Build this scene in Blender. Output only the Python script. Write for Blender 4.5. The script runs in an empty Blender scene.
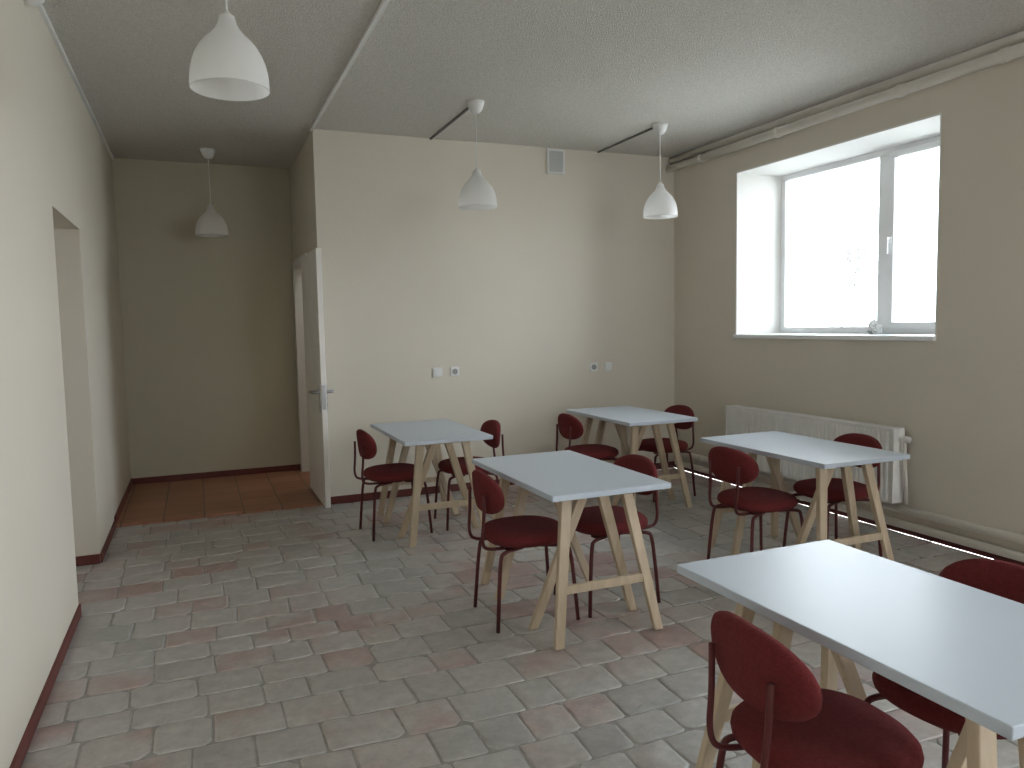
import bpy, bmesh, math, random
from mathutils import Vector, Matrix, noise
random.seed(4)
COL=bpy.context.scene.collection

# ------------------------------------------------------------------ camera
f=755.0; cx,cy=512.,384.
d=Vector((-317,-54,f)).normalized()
dn=Vector((180,(f*f-317*180)/54.0,f)).normalized()
dn=(dn-d*dn.dot(d)).normalized()
rt=dn.cross(d).normalized()
ex=Vector((rt.x,d.x,-dn.x)); ey=Vector((rt.y,d.y,-dn.y)); ez=Vector((rt.z,d.z,-dn.z))
R=Matrix((ex,-ey,-ez)).transposed().to_4x4()
cd=bpy.data.cameras.new("camera"); cam=bpy.data.objects.new("camera",cd); COL.objects.link(cam)
cam.matrix_world=Matrix.Translation((0,0,1.5))@R
cd.sensor_width=36; cd.lens=36*f/1024; cd.clip_start=0.02
bpy.context.scene.camera=cam

# ------------------------------------------------------------------ materials
def newmat(name):
    m=bpy.data.materials.new(name); m.use_nodes=True
    nt=m.node_tree; b=nt.nodes["Principled BSDF"]
    return m,nt,b
def mat(name,c1,c2=None,scale=6,rough=0.5,bump=0.0,bscale=60,metal=0,stretch=None,spec=0.5,detail=4,sheen=0,bdist=.01):
    m,nt,b=newmat(name); N=nt.nodes; Lk=nt.links
    tc=N.new("ShaderNodeTexCoord"); mp=N.new("ShaderNodeMapping"); Lk.new(tc.outputs["Object"],mp.inputs[0])
    if stretch: mp.inputs["Scale"].default_value=stretch
    n=N.new("ShaderNodeTexNoise"); n.inputs["Scale"].default_value=scale; n.inputs["Detail"].default_value=detail
    Lk.new(mp.outputs[0],n.inputs["Vector"])
    r=N.new("ShaderNodeValToRGB"); c2=c2 or tuple(x*0.93 for x in c1)
    r.color_ramp.elements[0].position=.3; r.color_ramp.elements[1].position=.7
    r.color_ramp.elements[0].color=(*c1,1); r.color_ramp.elements[1].color=(*c2,1)
    Lk.new(n.outputs["Fac"],r.inputs[0]); Lk.new(r.outputs[0],b.inputs["Base Color"])
    b.inputs["Roughness"].default_value=rough; b.inputs["Metallic"].default_value=metal
    b.inputs["Specular IOR Level"].default_value=spec
    if sheen: b.inputs["Sheen Weight"].default_value=sheen
    if bump:
        n2=N.new("ShaderNodeTexNoise"); n2.inputs["Scale"].default_value=bscale; n2.inputs["Detail"].default_value=5
        Lk.new(mp.outputs[0],n2.inputs["Vector"])
        bp=N.new("ShaderNodeBump"); bp.inputs["Strength"].default_value=bump; bp.inputs["Distance"].default_value=bdist
        Lk.new(n2.outputs["Fac"],bp.inputs["Height"]); Lk.new(bp.outputs[0],b.inputs["Normal"])
    return m
M_wall=mat("wall_paint",(.75,.695,.60),(.72,.665,.57),scale=1.2,rough=.75,bump=.12,bscale=25,spec=.25)
M_alcdim=mat("alcove_dimmed_paint",(.60,.565,.44),(.57,.535,.415),scale=1.2,rough=.75,bump=.12,bscale=25,spec=.2)  # wall paint turned darker and more olive, alcove's dimness put into the colour
M_ceil=mat("stucco_ceiling",(.88,.85,.785),(.70,.675,.615),scale=95,rough=.95,bump=1.0,bscale=115,spec=.1,bdist=.018,detail=3)
M_red=mat("red_skirting",(.15,.035,.028),(.12,.026,.022),rough=.5)
M_white=mat("white_plastic",(.86,.86,.84),rough=.4)
M_trunk=mat("white_trunking",(.92,.92,.90),rough=.5)
M_pipe=mat("painted_pipe",(.84,.80,.72),rough=.4)
M_frame=mat("upvc_frame",(.96,.97,.98),(.95,.96,.97),rough=.3)
M_reveal=mat("reveal_paint",(.88,.87,.84),scale=2,rough=.7,bump=.08,bscale=20)
M_door=mat("door_paint",(.95,.92,.86),rough=.4)
M_steel=mat("steel",(.38,.38,.38),rough=.3,metal=1)
M_grey=mat("grey_plastic",(.35,.35,.35),rough=.5)
M_lgrey=mat("light_grey_plastic",(.60,.60,.58),rough=.5)
M_top=mat("white_laminate",(.57,.635,.71),(.555,.62,.695),scale=2,rough=.36,spec=.45)
M_wood=mat("birch_wood",(.66,.54,.39),(.53,.42,.29),scale=5,rough=.5,stretch=(6,6,.7),bump=.1,bscale=30)
M_metal=mat("dark_red_metal",(.115,.026,.027),(.095,.021,.022),rough=.5,spec=.3)
M_fab=mat("dark_red_fabric",(.185,.036,.038),(.14,.028,.029),scale=90,rough=1,bump=.5,bscale=300,spec=.0,sheen=.05)
M_rad=mat("radiator_enamel",(.90,.895,.87),rough=.35)
M_cable=mat("dark_cable",(.16,.15,.13),rough=.6)
M_twig=mat("pale_bark",(.19,.195,.195),rough=.9)
M_snow=mat("pale_ground",(.6,.6,.58),(.45,.45,.42),scale=.8,rough=.9)
M_bag=mat("crumpled_bag",(.85,.86,.85),(.75,.77,.77),rough=.6)
M_mortar=mat("dusty_joint",(.38,.36,.33),(.29,.275,.25),scale=30,rough=.9,bump=.6,bscale=60)

M_shade,nt,b=newmat("opal_shade")
b.inputs["Base Color"].default_value=(.95,.95,.94,1); b.inputs["Roughness"].default_value=.35
tr=nt.nodes.new("ShaderNodeBsdfTranslucent"); tr.inputs[0].default_value=(.98,.98,.97,1)
n=nt.nodes.new("ShaderNodeTexNoise"); n.inputs["Scale"].default_value=3
mr=nt.nodes.new("ShaderNodeMapRange"); mr.inputs["To Min"].default_value=.46; mr.inputs["To Max"].default_value=.52
nt.links.new(n.outputs["Fac"],mr.inputs["Value"])
mx=nt.nodes.new("ShaderNodeMixShader"); out=nt.nodes["Material Output"]
nt.links.new(mr.outputs[0],mx.inputs[0]); nt.links.new(b.outputs[0],mx.inputs[1]); nt.links.new(tr.outputs[0],mx.inputs[2]); nt.links.new(mx.outputs[0],out.inputs[0])
M_glass,nt,b=newmat("window_glass")
out=nt.nodes["Material Output"]; t=nt.nodes.new("ShaderNodeBsdfTransparent"); t.inputs[0].default_value=(.96,.98,.98,1)
g=nt.nodes.new("ShaderNodeBsdfGlossy"); g.inputs["Roughness"].default_value=.02
fr=nt.nodes.new("ShaderNodeFresnel"); fr.inputs[0].default_value=1.3
mx=nt.nodes.new("ShaderNodeMixShader")
nt.links.new(fr.outputs[0],mx.inputs[0]); nt.links.new(t.outputs[0],mx.inputs[1]); nt.links.new(g.outputs[0],mx.inputs[2]); nt.links.new(mx.outputs[0],out.inputs[0])

# clay tile surface: colour family per tile from the mesh attribute, wear from noise
def claymat():
    m,nt,b=newmat("clay_tile"); N=nt.nodes; Lk=nt.links
    tc=N.new("ShaderNodeTexCoord"); at=N.new("ShaderNodeAttribute"); at.attribute_name="tile"
    pn=N.new("ShaderNodeTexNoise"); pn.inputs["Scale"].default_value=.75; pn.inputs["Detail"].default_value=3; Lk.new(tc.outputs["Object"],pn.inputs["Vector"])
    mm=N.new("ShaderNodeMath"); mm.operation='MULTIPLY_ADD'; mm.inputs[1].default_value=.56; Lk.new(at.outputs["Fac"],mm.inputs[0])
    p2=N.new("ShaderNodeMath"); p2.operation='MULTIPLY_ADD'; p2.inputs[1].default_value=1.9; p2.inputs[2].default_value=-.66; Lk.new(pn.outputs["Fac"],p2.inputs[0]); Lk.new(p2.outputs[0],mm.inputs[2])
    wn=N.new("ShaderNodeTexNoise"); wn.inputs["Scale"].default_value=7; wn.inputs["Detail"].default_value=5; Lk.new(tc.outputs["Object"],wn.inputs["Vector"])
    w2=N.new("ShaderNodeMath"); w2.operation='MULTIPLY_ADD'; w2.inputs[1].default_value=.7; w2.inputs[2].default_value=-.35; Lk.new(wn.outputs["Fac"],w2.inputs[0])
    m3=N.new("ShaderNodeMath"); Lk.new(mm.outputs[0],m3.inputs[0]); Lk.new(w2.outputs[0],m3.inputs[1])
    r=N.new("ShaderNodeValToRGB"); cr=r.color_ramp
    ramp=[(0.0,(.33,.32,.30)),(.25,(.41,.395,.37)),(.5,(.48,.46,.43)),(.66,(.45,.41,.38)),(.80,(.44,.34,.315)),(1.0,(.37,.25,.23))]
    while len(cr.elements)<len(ramp): cr.elements.new(.5)
    for e,(p,c) in zip(cr.elements,ramp): e.position=p; e.color=(*c,1)
    Lk.new(m3.outputs[0],r.inputs[0])
    fn=N.new("ShaderNodeTexNoise"); fn.inputs["Scale"].default_value=18; fn.inputs["Detail"].default_value=8; fn.inputs["Roughness"].default_value=.68; Lk.new(tc.outputs["Object"],fn.inputs["Vector"])
    fr=N.new("ShaderNodeMapRange"); fr.inputs["From Min"].default_value=.3; fr.inputs["From Max"].default_value=.7; fr.inputs["To Min"].default_value=.76; fr.inputs["To Max"].default_value=1.2; Lk.new(fn.outputs["Fac"],fr.inputs["Value"])
    mul=N.new("ShaderNodeVectorMath"); mul.operation='SCALE'; Lk.new(r.outputs[0],mul.inputs[0]); Lk.new(fr.outputs[0],mul.inputs["Scale"])
    Lk.new(mul.outputs[0],b.inputs["Base Color"]); b.inputs["Specular IOR Level"].default_value=.9
    b.inputs["Coat Weight"].default_value=.4; b.inputs["Coat Roughness"].default_value=.36
    rr=N.new("ShaderNodeMapRange"); rr.inputs["From Min"].default_value=.3; rr.inputs["From Max"].default_value=.7; rr.inputs["To Min"].default_value=.30; rr.inputs["To Max"].default_value=.58; Lk.new(fn.outputs["Fac"],rr.inputs["Value"]); Lk.new(rr.outputs[0],b.inputs["Roughness"])
    h=N.new("ShaderNodeMath"); h.operation='MULTIPLY_ADD'; h.inputs[1].default_value=1.6; Lk.new(wn.outputs["Fac"],h.inputs[0]); Lk.new(fn.outputs["Fac"],h.inputs[2])
    bp=N.new("ShaderNodeBump"); bp.inputs["Strength"].default_value=.55; bp.inputs["Distance"].default_value=.007
    Lk.new(h.outputs[0],bp.inputs["Height"]); Lk.new(bp.outputs[0],b.inputs["Normal"]); Lk.new(bp.outputs[0],b.inputs["Coat Normal"])
    return m
M_clay=claymat()
def redtile():
    m,nt,b=newmat("red_tile_floor"); N=nt.nodes; Lk=nt.links
    tc=N.new("ShaderNodeTexCoord")
    br=N.new("ShaderNodeTexBrick"); br.offset=0
    br.inputs["Scale"].default_value=1; br.inputs["Brick Width"].default_value=.3; br.inputs["Row Height"].default_value=.3
    br.inputs["Mortar Size"].default_value=.007; br.inputs["Mortar Smooth"].default_value=.4
    br.inputs["Color1"].default_value=(.32,.145,.08,1); br.inputs["Color2"].default_value=(.40,.19,.11,1); br.inputs["Mortar"].default_value=(.15,.09,.065,1)
    Lk.new(tc.outputs["Object"],br.inputs["Vector"]); Lk.new(br.outputs["Color"],b.inputs["Base Color"]); b.inputs["Roughness"].default_value=.45
    return m
M_alc=redtile()

# ------------------------------------------------------------------ mesh helpers
def bx(bm,x0,x1,y0,y1,z0,z1):
    v=[bm.verts.new(p) for p in((x0,y0,z0),(x1,y0,z0),(x1,y1,z0),(x0,y1,z0),(x0,y0,z1),(x1,y0,z1),(x1,y1,z1),(x0,y1,z1))]
    return [bm.faces.new([v[i] for i in q]) for q in((0,3,2,1),(4,5,6,7),(0,1,5,4),(1,2,6,5),(2,3,7,6),(3,0,4,7))]
def fin(name,bm,m,parent=None,loc=None,smooth=False,bevel=0,seg=2,recalc=True):
    if recalc: bmesh.ops.recalc_face_normals(bm,faces=bm.faces)
    me=bpy.data.meshes.new(name); bm.to_mesh(me); bm.free()
    if smooth:
        for p in me.polygons: p.use_smooth=True
    for q in (m if isinstance(m,list) else [m]): me.materials.append(q)
    o=bpy.data.objects.new(name,me); COL.objects.link(o)
    if bevel:
        md=o.modifiers.new("bevel","BEVEL"); md.width=bevel; md.segments=seg; md.limit_method='ANGLE'
    if parent: o.parent=parent
    if loc: o.location=loc
    return o
def boxes(name,bl,m,parent=None,bevel=0,loc=None):
    bm=bmesh.new()
    for b_ in bl: bx(bm,*b_)
    return fin(name,bm,m,parent,loc,bevel=bevel)
def chaikin(p,n=3):
    p=[Vector(q) for q in p]
    for _ in range(n):
        q=[p[0]]
        for a,b_ in zip(p,p[1:]): q+= [a.lerp(b_,.25),a.lerp(b_,.75)]
        q[1:2]=[]; q[-1:]=[p[-1]]
        p=q
    return p
def sweep(bm,pts,r,seg=10,r1=None):
    pts=[Vector(p) for p in pts]; n=len(pts); rings=[]
    t=(pts[1]-pts[0]).normalized(); u=t.orthogonal().normalized()
    for i,p in enumerate(pts):
        t2=(pts[min(i+1,n-1)]-pts[max(i-1,0)]).normalized()
        u=(u-t2*u.dot(t2)).normalized(); w=t2.cross(u)
        rr=r if r1 is None else r+(r1-r)*i/(n-1)
        rings.append([bm.verts.new(p+(u*math.cos(a)+w*math.sin(a))*rr) for a in [2*math.pi*k/seg for k in range(seg)]])
    for a,b_ in zip(rings,rings[1:]):
        for k in range(seg): bm.faces.new((a[k],a[(k+1)%seg],b_[(k+1)%seg],b_[k]))
    bm.faces.new(rings[0][::-1]); bm.faces.new(rings[-1])
def tube(name,pts,r,m,parent=None,smooth=3,seg=10,r1=None):
    bm=bmesh.new(); sweep(bm,chaikin(pts,smooth) if smooth else pts,r,seg,r1)
    return fin(name,bm,m,parent,smooth=True)
def beam(bm,p0,p1,wx,wy,wx1=None,wy1=None):
    wx1=wx1 or wx; wy1=wy1 or wy; vs=[]
    for p,a,c in((p0,wx,wy),(p1,wx1,wy1)):
        vs+=[bm.verts.new((p[0]+sx*a/2,p[1]+sy*c/2,p[2])) for sx,sy in((-1,-1),(1,-1),(1,1),(-1,1))]
    for q in((0,3,2,1),(4,5,6,7),(0,1,5,4),(1,2,6,5),(2,3,7,6),(3,0,4,7)): bm.faces.new([vs[i] for i in q])
def lathe(bm,prof,seg=40,caps=True):
    rings=[]
    for r,z in prof: rings.append([bm.verts.new((r*math.cos(2*math.pi*k/seg),r*math.sin(2*math.pi*k/seg),z)) for k in range(seg)])
    for a,b_ in zip(rings,rings[1:]):
        for k in range(seg): bm.faces.new((a[k],a[(k+1)%seg],b_[(k+1)%seg],b_[k]))
    if caps: bm.faces.new(rings[0][::-1]); bm.faces.new(rings[-1])
def pad(bm,a,b_,n,prof,fn,seg=48):
    def rad(t):
        c,s=math.cos(t),math.sin(t); return (abs(c/a)**n+abs(s/b_)**n)**(-1/n)
    rings=[]
    for rho,h in prof:
        rings.append([bm.verts.new(fn(rho*rad(t)*math.cos(t),rho*rad(t)*math.sin(t),h)) for t in[2*math.pi*k/seg for k in range(seg)]])
    for p,q in zip(rings,rings[1:]):
        for k in range(seg): bm.faces.new((p[k],p[(k+1)%seg],q[(k+1)%seg],q[k]))
    bm.faces.new(rings[0][::-1]); bm.faces.new(rings[-1])
def empty(name,loc,label,cat,group=None,rot=0):
    e=bpy.data.objects.new(name,None); e.empty_display_size=.1; e.location=loc; e.rotation_euler=(0,0,rot); COL.objects.link(e)
    e["label"]=label; e["category"]=cat
    if group: e["group"]=group
    return e
def tag(o,label,cat,group=None):
    o["label"]=label; o["category"]=cat
    if group:o["group"]=group
    return o
def struct(o): o["kind"]="structure"; return o
def dup(src,loc,rot=0,label=None,group=None):
    n=src.copy(); COL.objects.link(n); n.location=loc; n.rotation_euler=(0,0,rot)
    if label:n["label"]=label
    if group:n["group"]=group
    def rec(s,t):
        for c in list(s.children):
            k=c.copy(); COL.objects.link(k); k.parent=t; k.matrix_parent_inverse=c.matrix_parent_inverse.copy(); rec(c,k)
    rec(src,n); return n

# ------------------------------------------------------------------ room shell
LX,RX,BY,AY,CX,H,NY=-.64,4.48,6.44,8.08,.965,3.12,-2.6
TH=.64
# floor: worn clay tiles as relief on a mortar bed
bm=bmesh.new(); tl=bm.faces.layers.float.new("tile")
for q in bx(bm,LX-1.2,RX,NY,BY+.02,-.12,-.006): q.material_index=1; q[tl]=0
rr_=random.Random(11)
def wob(x,y): return Vector((.035*noise.noise(Vector((x*.9,y*.9,3))),.055*noise.noise(Vector((x*.7,y*.6,9))),0))
yy=NY
while yy<BY:
    rh=rr_.uniform(.185,.235)
    if yy+rh>BY-.04: rh=BY+.012-yy
    x=LX-1.2-rr_.uniform(0,.2)
    while x<RX:
        w_=rr_.uniform(.175,.285)
        x0,x1=max(x,LX-1.195),min(x+w_,RX-.002); x+=w_
        if x1-x0<.03: continue
        y0_,y1_=yy,yy+rh
        if y1_-y0_<.02: continue
        gp=rr_.uniform(.001,.003); cr_=rr_.uniform(.008,.022)
        ax,bx_,ay,by_=x0+gp,x1-gp,y0_+gp,y1_-gp
        c_=[rr_.uniform(.5,1.3)*cr_ if rr_.random()<.85 else rr_.uniform(.02,.035) for _ in range(4)]
        pts=[]
        def seg_(p,q,n_):
            for i in range(n_):
                t_=i/n_; pts.append(Vector((p[0]+(q[0]-p[0])*t_,p[1]+(q[1]-p[1])*t_,0)))
        seg_((ax+c_[0],ay),(bx_-c_[1],ay),4); seg_((bx_-c_[1],ay),(bx_,ay+c_[1]),1)
        seg_((bx_,ay+c_[1]),(bx_,by_-c_[2]),4); seg_((bx_,by_-c_[2]),(bx_-c_[2],by_),1)
        seg_((bx_-c_[2],by_),(ax+c_[3],by_),4); seg_((ax+c_[3],by_),(ax,by_-c_[3]),1)
        seg_((ax,by_-c_[3]),(ax,ay+c_[0]),4); seg_((ax,ay+c_[0]),(ax+c_[0],ay),1)
        cen=Vector(((x0+x1)/2,(y0_+y1_)/2,0)); hz=rr_.uniform(-.0028,-.0005); tx,ty=rr_.uniform(-.013,.013),rr_.uniform(-.013,.013)
        rings=[]
        for k_,(ins,dz) in enumerate(((0,-.010),(.0015,-.0030),(.006,-.0008),(.016,0))):
            ring=[]
            for i,p in enumerate(pts):
                dv=(cen-p); L_=dv.length; q=p+dv*min(ins/L_,.8)
                if k_<3:
                    rnd=noise.noise(Vector((p.x*37,p.y*37,5)))*.005; q=q+dv/L_*abs(rnd)
                z=hz+dz+tx*(q.x-cen.x)+ty*(q.y-cen.y)
                if k_==0: z=-.0105
                wv=wob(q.x,q.y); e_=min(1,(BY-q.y)*4,(q.y-NY)*4,(RX-q.x)*6)
                ring.append(bm.verts.new((q.x+wv.x*max(e_,0),q.y+wv.y*max(e_,0),min(z,.0004))))
            rings.append(ring)
        n_=len(pts); tv=rr_.random()
        for a,b_ in zip(rings,rings[1:]):
            for k in range(n_):
                fc=bm.faces.new((a[k],a[(k+1)%n_],b_[(k+1)%n_],b_[k])); fc[tl]=tv; fc.smooth=True
        fc=bm.faces.new(rings[-1]); fc[tl]=tv; fc.smooth=True
    yy+=rh
struct(fin("floor",bm,[M_clay,M_mortar],recalc=False))
struct(boxes("floor_alcove",[(LX,CX+1.3,BY+.012,AY,-.12,.02)],M_alc)).name="floor_2"
struct(boxes("ceiling",[(LX-1.4,RX+TH,NY-.2,AY+.2,H,H+.15)],M_ceil))
OY0,OY1,OZ=4.50,5.48,2.145
struct(boxes("wall_left",[(LX-.4,LX,NY,OY0,0,H),(LX-.4,LX,OY1,AY+.1,0,H),(LX-.4,LX,OY0,OY1,OZ,H)],M_wall))
struct(boxes("wall_side_room",[(LX-1.4,LX-1.2,3.6,6.6,0,H),(LX-1.2,LX-.4,3.6,3.7,0,H),(LX-1.2,LX-.4,6.5,6.6,0,H)],M_wall))
W=[(3.50,5.50),(-2.2,1.6)]; WZ0,WZ1=1.365,2.80
struct(boxes("wall_right",[(RX,RX+TH,NY,W[1][0],0,H),(RX,RX+TH,W[1][1],W[0][0],0,H),(RX,RX+TH,W[0][1],BY+.1,0,H)]+
   [(RX,RX+TH,a,b_,0,WZ0) for a,b_ in W]+[(RX,RX+TH,a,b_,WZ1,H) for a,b_ in W],M_wall))
DY0,DY1,DZ=7.10,7.95,2.10
struct(boxes("wall_back",[(CX,RX,BY,BY+.12,0,H),(CX,CX+.1,BY+.12,DY0,0,H),(CX,CX+.1,DY1,AY,0,H),(CX,CX+.1,DY0,DY1,DZ,H)],M_wall))
struct(boxes("wall_alcove",[(LX,CX+1.4,AY,AY+.1,0,H),(CX+1.3,CX+1.4,BY+.12,AY,0,H)],M_alcdim))
FILLW=[(2.3,3.8)]; FZ0,FZ1=1.1,2.7  # unseen window opening, added to let fill light in behind the camera
struct(boxes("wall_front",[(LX-.4,FILLW[0][0],NY-.15,NY,0,H),(FILLW[-1][1],RX+TH,NY-.15,NY,0,H)]+
   [(a,b_,NY-.15,NY,0,FZ0) for a,b_ in FILLW]+[(a,b_,NY-.15,NY,FZ1,H) for a,b_ in FILLW],M_wall))
struct(boxes("baseboard_left",[(LX,LX+.012,NY,OY0,0,.062),(LX,LX+.012,OY1,BY,0,.062),(LX,LX+.012,BY,AY,.02,.085),(LX-.4,LX,OY1-.012,OY1,0,.062),(LX-.4,LX,OY0,OY0+.012,0,.062)],M_red,bevel=.003))
struct(boxes("baseboard_back",[(CX+.001,RX,BY-.014,BY,0,.065),(LX+.012,CX,AY-.014,AY,.02,.08),(CX-.014,CX,BY,DY0-.08,.02,.085)],M_red,bevel=.003))
struct(boxes("baseboard_right",[(RX-.014,RX,NY,BY-.014,0,.065)],M_red,bevel=.003))

def portal(loc,rot,sx,sy):
    l=bpy.data.lights.new("sky_portal","AREA"); l.shape='RECTANGLE'; l.size=sx; l.size_y=sy; l.cycles.is_portal=True
    lo=bpy.data.objects.new("sky_portal",l); COL.objects.link(lo); lo.location=loc; lo.rotation_euler=rot
def window(idx,y0,y1):
    X0=RX+.50; X1=X0+.07
    fr_=.06
    ym=4.36 if idx==1 else (y0+y1)/2
    hm=.06
    bl=[(X0,X1,y0,y1,WZ0,WZ0+fr_),(X0,X1,y0,y1,WZ1-fr_,WZ1),(X0,X1,y0,y0+fr_,WZ0+fr_,WZ1-fr_),(X0,X1,y1-fr_,y1,WZ0+fr_,WZ1-fr_),(X0,X1,ym-hm,ym+hm,WZ0+fr_,WZ1-fr_)]
    o=struct(boxes("window_%d"%idx,bl,M_frame,bevel=.006))
    s=.045; a,b_=y0+fr_-.012,ym-hm+.012; z0,z1=WZ0+fr_-.012,WZ1-fr_+.012
    boxes("window_sash",[(X0-.015,X0+.03,a,b_,z0,z0+s),(X0-.015,X0+.03,a,b_,z1-s,z1),(X0-.015,X0+.03,a,a+s,z0+s,z1-s),(X0-.015,X0+.03,b_-s,b_,z0+s,z1-s)],M_frame,o,bevel=.005)
    boxes("window_glass",[(X0+.035,X0+.041,y0+fr_,ym-hm,WZ0+fr_,WZ1-fr_),(X0+.035,X0+.041,ym+hm,y1-fr_,WZ0+fr_,WZ1-fr_)],M_glass,o)
    zc=(WZ0+WZ1)/2
    boxes("window_handle",[(X0-.027,X0-.015,b_-.036,b_-.010,zc-.03,zc+.03),(X0-.05,X0-.027,b_-.03,b_-.016,zc+.012,zc+.026),(X0-.062,X0-.048,b_-.033,b_-.013,zc-.10,zc+.028)],M_frame,o,bevel=.004)
    struct(boxes("trim_%d"%(idx*2),[(RX+.001,X0,y1-.012,y1+.001,WZ0,WZ1),(RX+.001,X0,y0-.001,y0+.012,WZ0,WZ1),(RX+.001,X0,y0+.012,y1-.012,WZ1-.012,WZ1+.001)],M_reveal))
    struct(boxes("trim_%d"%(idx*2+1),[(RX-.03,X0,y0,y1,WZ0-.03,WZ0+.004)],M_frame,bevel=.006))
    portal((X1+.03,(y0+y1)/2,(WZ0+WZ1)/2),(math.pi/2,0,math.pi/2),y1-y0,WZ1-WZ0)
window(1,*W[0]); window(2,*W[1])
for i,(a,b_) in enumerate(FILLW):
    m_=(a+b_)/2; Y0=NY-.12
    o=struct(boxes("window_%d"%(i+3),[(a,b_,Y0,Y0+.06,FZ0,FZ0+.06),(a,b_,Y0,Y0+.06,FZ1-.06,FZ1),(a,a+.06,Y0,Y0+.06,FZ0+.06,FZ1-.06),(b_-.06,b_,Y0,Y0+.06,FZ0+.06,FZ1-.06),(m_-.05,m_+.05,Y0,Y0+.06,FZ0+.06,FZ1-.06)],M_frame,bevel=.005))  # frame of the added fill window
    portal((m_,NY-.18,(FZ0+FZ1)/2),(math.pi/2,0,math.pi),b_-a,FZ1-FZ0)

# door leaf folded back against the partition, casing
dr=struct(boxes("door_1",[(.912,.954,6.17,7.08,.035,2.13)],M_door,bevel=.003))
def lever(xs):
    s=1 if xs>.93 else -1
    bm=bmesh.new()
    bx(bm,min(xs,xs+s*.009),max(xs,xs+s*.009),6.195,6.245,.82,1.04)
    sweep(bm,chaikin([(xs,6.225,.98),(xs+s*.055,6.225,.98),(xs+s*.065,6.26,.98),(xs+s*.065,6.34,.975)],2),.014)
    sweep(bm,[(xs,6.225,.87),(xs+s*.016,6.225,.87)],.014)
    return fin("door_handle",bm,M_steel,dr,bevel=.002)
lever(.954); lever(.912)
boxes("door_lock_plate",[(.92,.946,6.165,6.171,.84,1.04)],M_steel,dr)
struct(boxes("trim_6",[(CX-.02,CX+.11,DY0-.07,DY0+.012,.02,DZ+.07),(CX-.02,CX+.11,DY1-.012,DY1+.07,.02,DZ+.07),(CX-.02,CX+.11,DY0+.012,DY1-.012,DZ-.012,DZ+.07)],M_reveal,bevel=.004))

struct(boxes("trim_7",[(CX-.026,CX,NY,BY,H-.022,H)],M_trunk,bevel=.003))
struct(boxes("trim_8",[(LX,LX+.022,NY,AY,H-.022,H)],M_trunk,bevel=.003))
PX=[(.165,3.08,2.392),(1.965,5.3,2.36),(3.62,5.4,2.365),(.185,7.45,2.35)]
tag(boxes("cable_trunking",[(PX[1][0]-.009,PX[1][0]+.009,PX[1][1]+.06,BY,H-.012,H)],M_cable),"thin dark cable trunking on ceiling from lamp to wall","cable","ceiling cable trunking")
tag(boxes("cable_trunking",[(PX[2][0]-.009,PX[2][0]+.009,PX[2][1]+.06,BY,H-.012,H)],M_cable),"thin dark cable trunking on ceiling from lamp to wall","cable","ceiling cable trunking")
hp=empty("heating_pipe",(RX,2,3.0),"cream painted pipe with clamps running below the ceiling","pipe")
tube("pipe",[(-.07,-4.6,.0),(-.07,4.43,.0)],.036,M_pipe,hp,0,16)
tube("pipe",[(-.035,-4.6,.085),(-.035,4.43,.085)],.03,M_pipe,hp,0,16)
for yy in(-.2,1.05,1.75,2.9,3.9):
    bm=bmesh.new(); sweep(bm,[(-.07,yy-.02,0),(-.07,yy+.02,0)],.043,16); bx(bm,-.03,0,yy-.01,yy+.01,-.012,.012)
    fin("pipe_clamp",bm,M_pipe,hp)
lp=empty("heating_pipe",(RX,3,.185),"pair of cream painted pipes along wall above skirting","pipe")
tube("pipe",[(-.07,-5.5,.0),(-.07,3.3,.0)],.027,M_pipe,lp,0,14)
tube("pipe",[(-.07,-5.5,-.105),(-.07,3.3,-.105)],.027,M_pipe,lp,0,14)
for yy in(-1.5,-.6,1.6,2.9):
    for zz in(0,-.105):
        bm=bmesh.new(); sweep(bm,[(-.07,yy-.01,zz),(-.07,yy+.01,zz)],.031,14); bx(bm,-.045,0,yy-.008,yy+.008,zz-.006,zz+.006)
        fin("pipe_clamp",bm,M_pipe,lp)

# radiator
ra=empty("radiator",(RX,4.56,.225),"white enamel panel radiator with top grille below the window","radiator")
y0,y1=-.87,.87; HZ=.51
bm=bmesh.new(); n=48
for side,xo in((-1,-.145),(1,-.06)):
    prev=None
    for i in range(n*4+1):
        y=y0+(y1-y0)*i/(n*4); ph=i%4; off={0:0,1:.009,2:.009,3:0}[ph]*side if 2<i<n*4-2 else 0
        col=[bm.verts.new((xo+off,y,z)) for z in(.0,.03,HZ-.03,HZ)]
        col[0].co.x=xo; col[3].co.x=xo
        if prev:
            for k in range(3): bm.faces.new((prev[k],col[k],col[k+1],prev[k+1]))
        prev=col
fin("radiator_panel",bm,M_rad,ra)
boxes("side_cover",[(-.155,-.05,y0-.012,y0,.005,HZ+.005)],M_rad,ra,bevel=.004)
boxes("side_cover",[(-.155,-.05,y1,y1+.012,.005,HZ+.005)],M_rad,ra,bevel=.004)
bl=[(-.155,-.142,y0,y1,HZ-.012,HZ+.008),(-.06,-.05,y0,y1,HZ-.012,HZ+.008)]
bl+=[(-.142,-.06,y0+.01+i*.02,y0+.013+i*.02,HZ-.01,HZ+.006) for i in range(86)]
boxes("top_grille",bl,M_rad,ra)
boxes("wall_bracket",[(-.05,0,-.6,-.57,.05,.45)],M_rad,ra)
boxes("wall_bracket",[(-.05,0,.57,.6,.05,.45)],M_rad,ra)
tube("radiator_pipe",[(-.1,y0-.01,.45),(-.1,y0-.05,.45),(-.1,y0-.05,.43),(-.07,y0-.05,.005)],.012,M_pipe,ra,2)
tube("radiator_valve",[(-.1,y0-.04,.45),(-.1,y0-.09,.45)],.02,M_white,ra,0,12)

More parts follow.
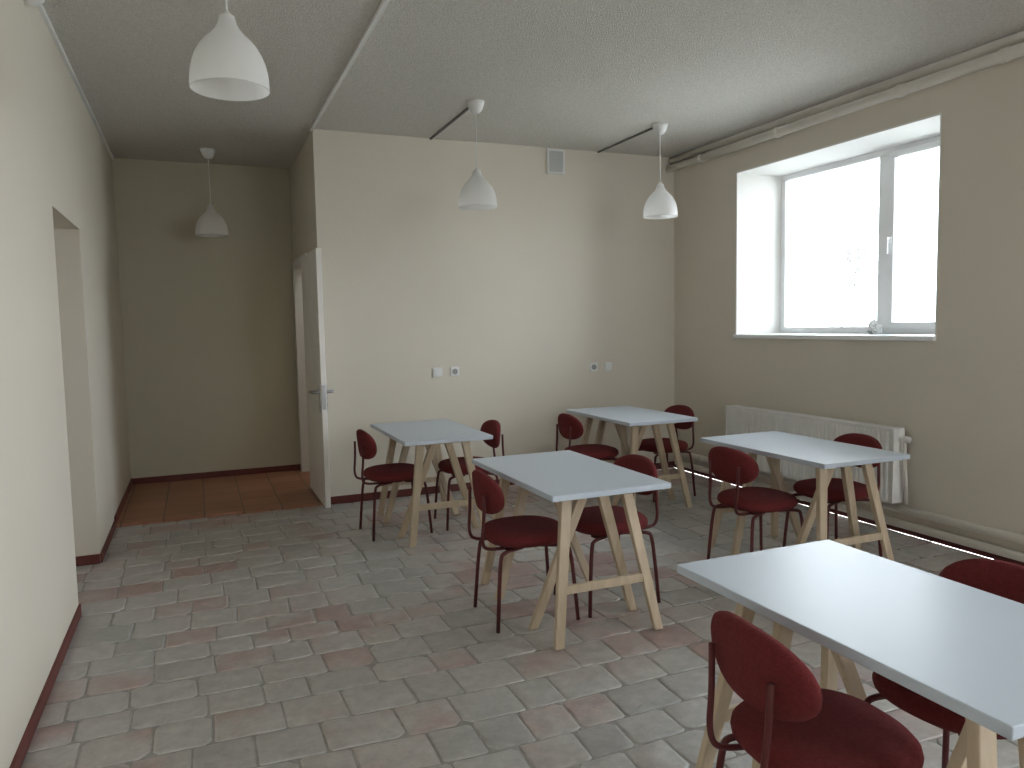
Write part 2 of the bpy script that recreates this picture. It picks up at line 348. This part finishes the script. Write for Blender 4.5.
def socket(x,z,two=True):
    o=boxes("wall_socket" if two else "light_switch",[(x-.042,x+.042,BY-.012,BY,z-.042,z+.042)],M_white,bevel=.004)
    if two:
        tag(o,"white square wall socket on the cream wall","socket","wall sockets")
        bm=bmesh.new(); lathe(bm,[(.026,0),(.026,.003)],20)
        s=fin("socket_recess",bm,M_grey,o,(x,BY-.012,z)); s.rotation_euler=(math.pi/2,0,0)
    else:
        tag(o,"white square switch plate on the cream wall","switch","switch plates")
        boxes("switch_rocker",[(x-.026,x+.026,BY-.016,BY-.012,z-.026,z+.026)],M_white,o,bevel=.002)
    return o
socket(1.97,1.085,False); socket(2.13,1.085,True)
s=socket(3.545,1.07,True); socket(3.705,1.07,False)
o=tag(boxes("light_switch",[(CX-.012,CX,6.9,6.98,1.08,1.16)],M_white,bevel=.003),"small switch plate on the alcove partition","switch")
boxes("switch_rocker",[(CX-.016,CX-.012,6.92,6.96,1.10,1.14)],M_grey,o)
vx,vz=3.075,2.88
v=boxes("vent_grille",[(vx,vx+.18,BY-.018,BY,vz,vz+.02),(vx,vx+.18,BY-.018,BY,vz+.21,vz+.23),(vx,vx+.02,BY-.018,BY,vz+.02,vz+.21),(vx+.16,vx+.18,BY-.018,BY,vz+.02,vz+.21)],M_white,bevel=.003)
tag(v,"square white ventilation grille high on the cream wall","vent")
boxes("vent_louvers",[(vx+.02,vx+.16,BY-.014,BY-.004,vz+.026+i*.0185,vz+.037+i*.0185) for i in range(10)]+[(vx+.02,vx+.16,BY-.004,BY-.001,vz+.02,vz+.21)],M_lgrey,v)
bm=bmesh.new(); lathe(bm,[(.05,0),(.052,.03),(.045,.06),(.025,.078),(.004,.08)],24)
o=fin("motion_detector",bm,M_white,None,(LX,4.1,3.03),smooth=True); o.rotation_euler=(0,math.pi/2,0)
tag(o,"small round white motion detector high on the wall","detector")

# ------------------------------------------------------------------ pendant lamps
def pendant(loc_x,loc_y,zr,label):
    e=empty("pendant_lamp",(loc_x,loc_y,H),label,"lamp","opal pendant lamps")
    bm=bmesh.new(); lathe(bm,[(.012,-.085),(.03,-.08),(.05,-.055),(.062,-.02),(.065,0)],28); fin("ceiling_rose",bm,M_white,e,smooth=True)
    zt=zr+.265-H
    tube("cord",[(0,0,-.08),(0,0,zt-.005)],.0035,M_white,e,0,8)
    bm=bmesh.new(); lathe(bm,[(.006,zt+.02),(.016,zt+.01),(.018,zt-.02),(.018,zt-.07),(.015,zt-.075)],20); fin("bulb_holder",bm,M_white,e,smooth=True)
    outer=[(.1405,.004),(.141,0),(.1412,.004),(.1405,.035),(.1375,.065),(.131,.095),(.120,.125),(.103,.155),(.082,.18),(.061,.20),(.045,.218),(.035,.237),(.030,.255),(.0275,.267),(.018,.270)]
    bm=bmesh.new(); lathe(bm,[(r,z+zr-H) for r,z in outer],48,False); fin("lamp_shade",bm,M_shade,e,smooth=True)
    bm=bmesh.new(); bmesh.ops.create_uvsphere(bm,u_segments=16,v_segments=10,radius=.026,matrix=Matrix.Translation((0,0,zt-.10))); fin("bulb",bm,M_white,e,smooth=True)
    return e
pendant(*PX[0],"bell-shaped white pendant lamp hanging near the white trunking")
pendant(*PX[1],"bell-shaped white pendant lamp above the tables")
pendant(*PX[2],"bell-shaped white pendant lamp nearer the window")
pendant(*PX[3],"bell-shaped white pendant lamp hanging in the dim alcove")

# ------------------------------------------------------------------ tables
def make_table(label):
    e=empty("dining_table",(0,0,0),label,"table","white trestle tables")
    boxes("tabletop",[(-.315,.315,-.535,.535,.702,.73)],M_top,e,bevel=.003)
    for s in(-1,1):
        t=boxes("trestle",[(-.20,.20,s*.345-.055,s*.345+.055,.676,.702)],M_wood,e,bevel=.003)
        for sy,yf,xt,xf in((1,.485,.165,.270),(-1,.225,.050,.285)):
            for sx in(-1,1):
                bm=bmesh.new(); top=(sx*xt,s*(.345+sy*.020),.678); ft=(sx*xf,s*yf,0)
                beam(bm,ft,top,.046,.028,.056,.034)
                fin("leg",bm,M_wood,t,bevel=.004)
        k=.25/.676; y=s*(.485+(.365-.485)*k); xx=.270-.105*k
        boxes("crossbar",[(-xx+.01,xx-.01,y-.010,y+.010,.234,.275)],M_wood,t,bevel=.002)
    return e
# ------------------------------------------------------------------ chairs (facing +X)
def make_chair(label):
    e=empty("dining_chair",(0,0,0),label,"chair","dark red dining chairs")
    bm=bmesh.new()
    prof=[(.1,.0),(.80,.0),(.92,.006),(.985,.020),(1.0,.034),(.985,.049),(.93,.062),(.80,.071),(.55,.075),(.2,.076)]
    pad(bm,.213,.214,2.5,prof,lambda u,v,h:(u,v,h+.400))
    fin("seat",bm,M_fab,e,smooth=True)
    boxes("seat_frame",[(-.15,.15,-.125,-.095,.387,.401),(-.15,.15,.095,.125,.387,.401),(-.02,.02,-.125,.125,.385,.400)],M_metal,e)
    for sx in(-1,1):
        for sy in(-1,1):
            tube("leg",[(sx*.05,sy*.11,.386),(sx*.165,sy*.155,.386),(sx*.190,sy*.165,.36),(sx*.215,sy*.185,0.0)],.0098,M_metal,e,3)
    for sy in(-1,1):
        tube("back_post",[(-.05,sy*.085,.388),(-.235,sy*.10,.388),(-.265,sy*.11,.43),(-.252,sy*.115,.55),(-.249,sy*.12,.67)],.0085,M_metal,e,3)
    bm=bmesh.new()
    prof=[(.1,-.022),(.7,-.022),(.90,-.019),(.98,-.010),(1.0,.0),(.985,.012),(.90,.023),(.7,.028),(.4,.030),(.1,.030)]
    def fb(u,v,h):
        x=-.222+h+.9*u*u-.10*v
        return (x,u,.662+v)
    pad(bm,.203,.105,2.25,prof,fb)
    fin("backrest",bm,M_fab,e,smooth=True)
    return e
tabs=[((1.565,5.40),0,"white-topped birch trestle table near the cream back wall",(1.29,5.37,.05),(1.86,5.38,-.05)),
      ((3.34,5.47),0,"white-topped birch trestle table in the far corner by the window wall",(2.97,5.45,0),(3.66,5.46,.06)),
      ((1.75,3.53),0,"white-topped birch trestle table in the middle of the room",(1.515,3.51,-.04),(1.995,3.51,.05)),
      ((3.35,3.54),0,"white-topped birch trestle table beside the radiator",(3.03,3.52,.05),(3.62,3.52,-.04)),
      ((1.69,1.43),0,"white-topped birch trestle table with open tiled floor around it",(1.43,1.41,-.08),(1.965,1.43,.05))]
T0=None;C0=None
for (p,r,lab,ca,cb) in tabs:
    if T0 is None:
        T0=make_table(lab); T0.location=(*p,0); T0.rotation_euler=(0,0,r)
        C0=make_chair("dark red upholstered chair with tubular legs tucked under trestle table"); C0.location=(ca[0],ca[1],0); C0.rotation_euler=(0,0,ca[2])
    else:
        dup(T0,(*p,0),r,lab)
        dup(C0,(ca[0],ca[1],0),ca[2])
    dup(C0,(cb[0],cb[1],0),math.pi+cb[2])

bm=bmesh.new(); bmesh.ops.create_icosphere(bm,subdivisions=3,radius=.045)
for v_ in bm.verts:
    nrm=v_.co.normalized(); k=1+.25*math.sin(nrm.x*7+nrm.y*4)*math.cos(nrm.z*6+nrm.x*5); v_.co*=k; v_.co.y*=1.4; v_.co.z*=1.0
    v_.co.z+=.03*max(0,math.sin(nrm.y*5+1))
    if v_.co.z<-.035: v_.co.z=-.035
o=fin("plastic_bag",bm,M_bag,None,(RX+.38,4.33,WZ0+.039),smooth=False)
tag(o,"small crumpled white plastic bag on the window sill","bag")

g=boxes("ground",[(RX+TH,40,-30,40,.3,.5)],M_snow); g["kind"]="structure"
bm=bmesh.new()
def branch(p,dr_,ln,r,dep):
    q=p+dr_*ln; sweep(bm,[p,(p+q)/2+Vector((random.uniform(-1,1),random.uniform(-1,1),0))*ln*.06,q],r,5,r*.6)
    if dep:
        for _ in range(3):
            nd=(dr_+Vector((random.uniform(-.8,.8),random.uniform(-.8,.8),random.uniform(-.1,.4)))).normalized(); branch(q,nd,ln*.70,r*.62,dep-1)
random.seed(4)
branch(Vector((0,0,0)),Vector((0,0,1)),1.05,.06,6)
o=fin("bare_tree",bm,M_twig,None,(16.6,15.9,.5)); tag(o,"small bare leafless tree outside in bright daylight","tree")

def area(name,loc,rot,sx,sy,p,c=(1,.98,.96)):
    l=bpy.data.lights.new(name,"AREA"); l.shape='RECTANGLE'; l.size=sx; l.size_y=sy; l.energy=p; l.color=c
    o=bpy.data.objects.new(name,l); COL.objects.link(o); o.location=loc; o.rotation_euler=rot
area("hall_fill",(CX+.7,7.4,H-.05),(0,0,0),.5,.5,4)  # added fill, brightens the dark gap at the alcove doorway
area("side_room_fill",(LX-.8,5.0,H-.05),(0,0,0),.5,.8,3)  # added fill out of view, lightens the reveal of the left opening

# ------------------------------------------------------------------ world
w=bpy.data.worlds.new("world"); bpy.context.scene.world=w; w.use_nodes=True
nt=w.node_tree; N=nt.nodes; Lk=nt.links; bg=N["Background"]
tc=N.new("ShaderNodeTexCoord"); sp=N.new("ShaderNodeSeparateXYZ"); Lk.new(tc.outputs["Generated"],sp.inputs[0])
r=N.new("ShaderNodeValToRGB"); mr=N.new("ShaderNodeMapRange"); mr.inputs["From Min"].default_value=-1; mr.inputs["From Max"].default_value=1
Lk.new(sp.outputs["Z"],mr.inputs["Value"]); Lk.new(mr.outputs[0],r.inputs[0])
e=r.color_ramp.elements; e[0].position=.45; e[0].color=(.72,.71,.715,1); e[1].position=.55; e[1].color=(.885,.935,1.0,1)
Lk.new(r.outputs[0],bg.inputs["Color"]); bg.inputs["Strength"].default_value=6.7
sc=bpy.context.scene
sc.view_settings.view_transform='Standard'; sc.view_settings.exposure=0.80
